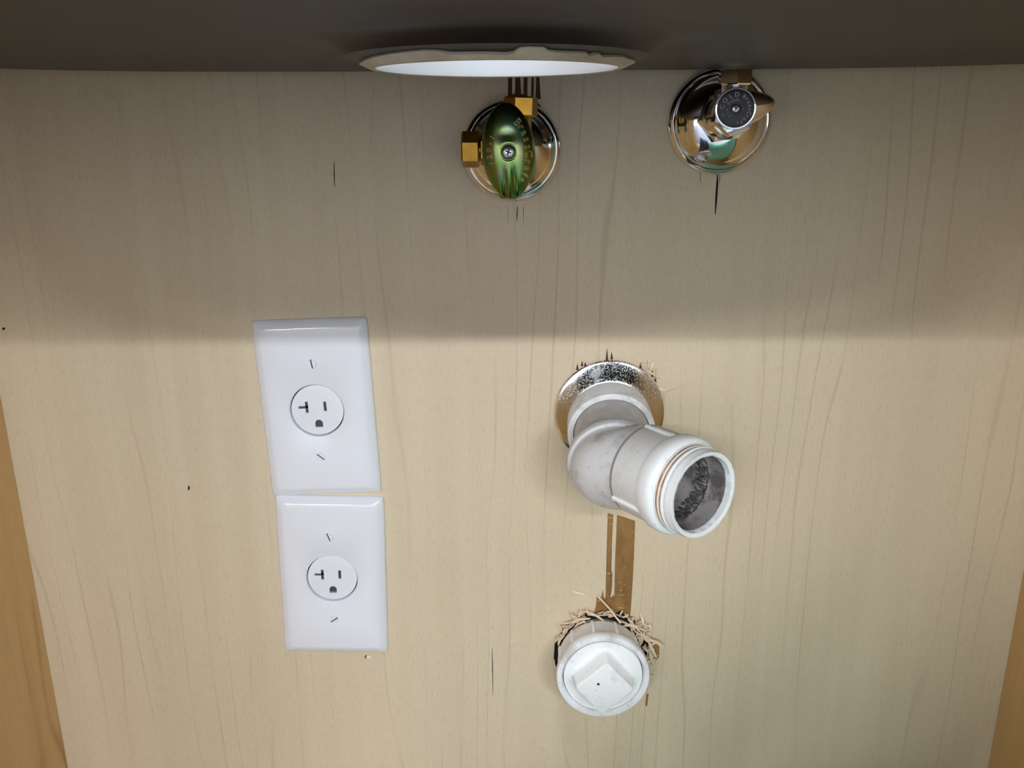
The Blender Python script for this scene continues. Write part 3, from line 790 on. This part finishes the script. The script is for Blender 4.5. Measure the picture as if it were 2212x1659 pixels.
pr = [(-.0440,.0228),(-.0427,.0230),(-.0425,.0248),(-.0419,.0251),(-.0245,.0250),(-.0225,.0258),(-.0205,.0266),(-.0160,.0268),(-.0135,.0262),(-.0125,.0250),(-.0123,.0235),(-.0118,.0229)]
rev(bm, pr, END, a2, 96)
hubo = part('outlet_hub', bm, M_pvcclean, dp, sharp=40)
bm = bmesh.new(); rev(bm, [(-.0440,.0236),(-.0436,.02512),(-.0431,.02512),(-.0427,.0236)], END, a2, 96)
part('joint_line', bm, M_crease, hubo, label='dark joint line with painted shade')
def thr(n0, n1, pitch, rr, amp):
    pr = []; t_ = n0
    while t_ < n1 - 1e-6:
        pr += [(t_, rr-amp), (t_+pitch*.25, rr-amp), (t_+pitch*.45, rr), (t_+pitch*.75, rr)]; t_ += pitch
    return pr
prt = [(-.0126,.0224)]
for c_ in (-.0113, -.0089, -.0066): prt += [(c_-.0008,.0226),(c_-.0004,.0237),(c_+.0004,.0237),(c_+.0008,.0226)]
bm = bmesh.new(); rev(bm, prt + [(-.0050,.0225)], END, a2, 96); thp = part('thread', bm, M_pvcclean, dp, sharp=40)
for c_, w2, rr in ((-.0101,.0012,.02345), (-.00775,.0010,.0233)):
    bm = bmesh.new(); rev(bm, [(c_-w2,.0224),(c_-w2*.7,rr),(c_+w2*.7,rr),(c_+w2,.0224)], END, a2, 96); part('rust_stain', bm, M_rust, thp, label='rusty orange ring in the thread groove')
bm = bmesh.new(); jj = [random.uniform(-.0003, .0003) for _ in range(96)]
rev(bm, [(-.0062,.0221),(-.0050,.0221),(-.0046,.0233),(-.0030,.0233),(-.0024,.0229),(-.0010,.0229),(0,.0226),(.0001,.0216),(-.0006,.0204),(-.004,.0200)], END, a2, 96)
for v in bm.verts:
    v.co += Vector((random.uniform(-1,1), random.uniform(-1,1), random.uniform(-1,1)))*.00010
part('thread_lip', bm, M_pvcclean, dp, sharp=50)
bm = bmesh.new()
rev(bm, [(-.0038,.0201),(-.0100,.0199),(-.0150,.0197),(-.0165,.0190),(-.030,.0188),(-.036,.0150),(-.040,.0050)], END, a2, 96, cap1=True)
bore = part('bore', bm, M_grime, dp, label='grimy grey pipe interior')
bm = bmesh.new()   # crusted sludge ring deep in the pipe, heavier at the left and below
_, bu, bv = basis(a2); seg = 140
rows = []
for k, t_ in enumerate((-.0150,-.0165,-.0185,-.0205,-.0225,-.0245,-.0270)):
    row = []
    for i in range(seg):
        a = 2*math.pi*i/seg; d = bu*math.cos(a) + bv*math.sin(a)
        wgt = .35 + .65*max(0, -d.x*.9 - d.z*.25)
        hgt = (.0002 + .0028*wgt*math.sin(math.pi*(k+.3)/7) * random.uniform(.35, 1.1)) 
        row.append(bm.verts.new(END + a2*(t_ + random.uniform(-.0006,.0006)) + d*(.0196 - hgt)))
    rows.append(row)
for a, b_ in zip(rows, rows[1:]): bridge(bm, a, b_)
part('sludge', bm, M_sludge, bore, sharp=60, label='dark crusty sludge')
# moulded ribs along the outlet and a moulding mark on the bend
_, hu, hv = basis(a2)
def rib(ang, t0, t1, rr, parent, mat, w=.0013):
    bm = bmesh.new(); d = hu*math.cos(R(ang)) + hv*math.sin(R(ang)); s = a2.cross(d).normalized(); prev = None
    for t_, h in ((t0,-.001),(t0+.0006,.0009),(t1-.001,.0010),(t1,-.001)):
        vs = [bm.verts.new(END + a2*t_ + d*(rr - .002) + s*w), bm.verts.new(END + a2*t_ + d*(rr + h*.6) + s*w*.8), bm.verts.new(END + a2*t_ + d*(rr + h)), bm.verts.new(END + a2*t_ + d*(rr + h*.6) - s*w*.8), bm.verts.new(END + a2*t_ + d*(rr - .002) - s*w)]
        if prev: bridge(bm, prev, vs)
        else: bm.faces.new(vs)
        prev = vs
    bm.faces.new(prev); part('moulded_rib', bm, mat, parent)
RIBS = []
for want in (Vector((-.70,-.45,-.38)), Vector((.10,-.2,1.0)), Vector((.8,.2,-.5)), Vector((-.1,.7,-.6))):
    w_ = (want - a2*want.dot(a2)).normalized(); RIBS.append(math.degrees(math.atan2(w_.dot(hv), w_.dot(hu))))
for a in RIBS: rib(a, -.0432, -.0215, .0256, hubo, M_pvcclean)
mk = W(1362, 948, -.072)
bm = bmesh.new()
for rad, off in ((.0050, 0),):
    secs = []
    for k in range(19):
        a = R(-200 + 230*k/18); p = Vector((math.cos(a)*.0068, 0, math.sin(a)*.0026))
        q = Vector((.0655 + p.x, 0, 0)); q.z = -.1815
        # lay it on the top of the bend
        ang = R(68) + p.z/.0254 * 1.0
        secs.append(q)
    n0 = Vector((.10,-.42,.90)).normalized(); cpt = S0 + a1b*.006 + Vector((.0015, 0, 0)) + n0*.0250
    tx = Vector((.86,-.32,-.25)); tx = (tx - n0*tx.dot(n0)).normalized(); ty = n0.cross(tx)
    pts = [cpt + tx*(.0062*math.cos(R(-150+260*k/18))) + ty*(.0022*math.sin(R(-150+260*k/18))) - n0*(.0007+.0011*abs(math.cos(R(-150+260*k/18)))) for k in range(19)]
    prev = None
    for k, p in enumerate(pts):
        d = (pts[min(k+1,18)] - pts[max(k-1,0)]).normalized(); s = d.cross(n0).normalized()
        vs = [bm.verts.new(p + s*.0007*math.cos(t_) + n0*.0009*math.sin(t_)) for t_ in [2*math.pi*i/8 for i in range(8)]]
        if prev: bridge(bm, prev, vs)
        else: bm.faces.new(vs)
        prev = vs
    bm.faces.new(prev)
part('moulding_mark', bm, M_pvcclean, elbow)

# ------------------------------------------------------------------ capped clean-out
co = thing('capped_pipe_fitting', 'white plastic cleanout fitting with square-headed plug in a splintered hole', 'pipe fitting', (CX, 0, CZ))
o_ = (CX, 0, CZ); FY = .028
bm = bmesh.new()
rev(bm, [(-.008,.0262),(.004,.0266),(.0055,.0272),(.0065,.0284),(.0090,.0287),(.0200,.0290),(.0212,.0298),(.0222,.0304),(FY-.0008,.0305),(FY,.0300),(FY+.0002,.0290),(FY+.0002,.0274),(FY-.0003,.0270),(FY-.0012,.0267),(FY-.0016,.0264),(FY-.0024,.0267),(FY-.0030,.0263),(FY-.006,.0262)], o_, (0,-1,0), 96)
bod = part('fitting_body', bm, M_pvc, co, sharp=40)
for k in range(12):
    a = R(30*k + 12); bm = bmesh.new(); d = Vector((math.cos(a),0,math.sin(a))); s = Vector((-math.sin(a),0,math.cos(a))); prev = None
    for t_, h in ((.0066,.0285),(.0072,.0297),(.0205,.0303),(.0218,.0300)):
        c0 = Vector(o_) + Vector((0,-t_,0))
        vs = [c0 + d*.0275 + s*.0012, c0 + d*h + s*.0007, c0 + d*h - s*.0007, c0 + d*.0275 - s*.0012]; vs = [bm.verts.new(p) for p in vs]
        if prev: bridge(bm, prev, vs)
        else: bm.faces.new(vs)
        prev = vs
    bm.faces.new(prev); part('grip_rib', bm, M_pvc, bod)
bm = bmesh.new(); rev(bm, [(FY-.007,.0258),(FY-.0030,.0258),(FY-.0024,.0250),(FY-.0034,.0248),(FY-.0026,.0253),(FY-.0012,.0255),(FY-.0016,.0251),(FY-.0013,.0240),(FY-.0013,.0003)], o_, (0,-1,0), 96, cap1=True)
plug = part('threaded_plug', bm, M_pvcclean, co, sharp=40)
bm = bmesh.new(); Mr = Matrix.Translation((CX-.0004, -FY, CZ-.0002)) @ Matrix.Rotation(R(48), 4, 'Y')
def sq(h, y, rad):
    out = []
    for cx_, cz_, a0 in ((1,1,0),(-1,1,90),(-1,-1,180),(1,-1,270)):
        for k in range(6):
            a = R(a0 + 90*k/5); out.append(bm.verts.new(Mr @ Vector((cx_*(h-rad)+rad*math.cos(a), y, cz_*(h-rad)+rad*math.sin(a)))))
    return out
ls = [sq(.0158,.0014,.0045), sq(.0149,.0004,.0036), sq(.0146,-.0010,.0034), sq(.0138,-.0108,.0030), sq(.0135,-.0116,.0028), sq(.0128,-.0120,.0024)]
for a, b_ in zip(ls, ls[1:]): bridge(bm, a, b_)
bm.faces.new(ls[-1]); part('square_head', bm, M_pvcclean, plug)
bm = bmesh.new(); mp_ = Vector((CX-.0045, -FY-.01205, CZ+.0035))
rev(bm, [(0,.0009),(.0003,.0008),(.0003,.0003)], mp_, (0,-1,0), 16, cap1=True); part('moulding_dot', bm, M_torndark, plug)

# ------------------------------------------------------------------ cloths added out of view at the front sill, for their reflection in the chrome
def cloth(name, x0, x1, mat, label, rise=0.0):
    bm = bmesh.new(); grid = []
    prof = [(-.575,-.60),(-.570,-.45),(-.555,-.29),(-.53,-.25),(-.48,-.26),(-.40,-.31),(-.30,-.37),(-.20,-.43),(-.12,-.49),(-.09,-.525)]
    for i in range(29):
        u = i/28; row = []
        for j in range(46):
            q = j/45*(len(prof)-1); k = min(int(q), len(prof)-2); q -= k
            y = prof[k][0]*(1-q)+prof[k+1][0]*q; z = prof[k][1]*(1-q)+prof[k+1][1]*q
            w_ = math.sin(j/45*math.pi)
            row.append(bm.verts.new((x0+(x1-x0)*u, y, z + w_*(.006*math.sin(u*7+j*.12)+.004*math.sin(u*17+j*.3)) + w_*rise*max(0, (u-.35)/.65)**2.6)))
        grid.append(row)
    for i in range(28):
        for j in range(45): bm.faces.new((grid[i][j], grid[i+1][j], grid[i+1][j+1], grid[i][j+1]))
    bmesh.ops.solidify(bm, geom=list(bm.faces), thickness=.003)
    tag(part(name, bm, mat, sharp=60), label, 'cloth')
cloth('mint_stand_in', .060, .330, M_mint, 'added mint cloth standing in for a worn shirt, mirrored in the right chrome flange', .20)
cloth('denim_stand_in', -.110, .045, M_denim, 'added blue grey cloth standing in for worn jeans, mirrored in the chrome flange')
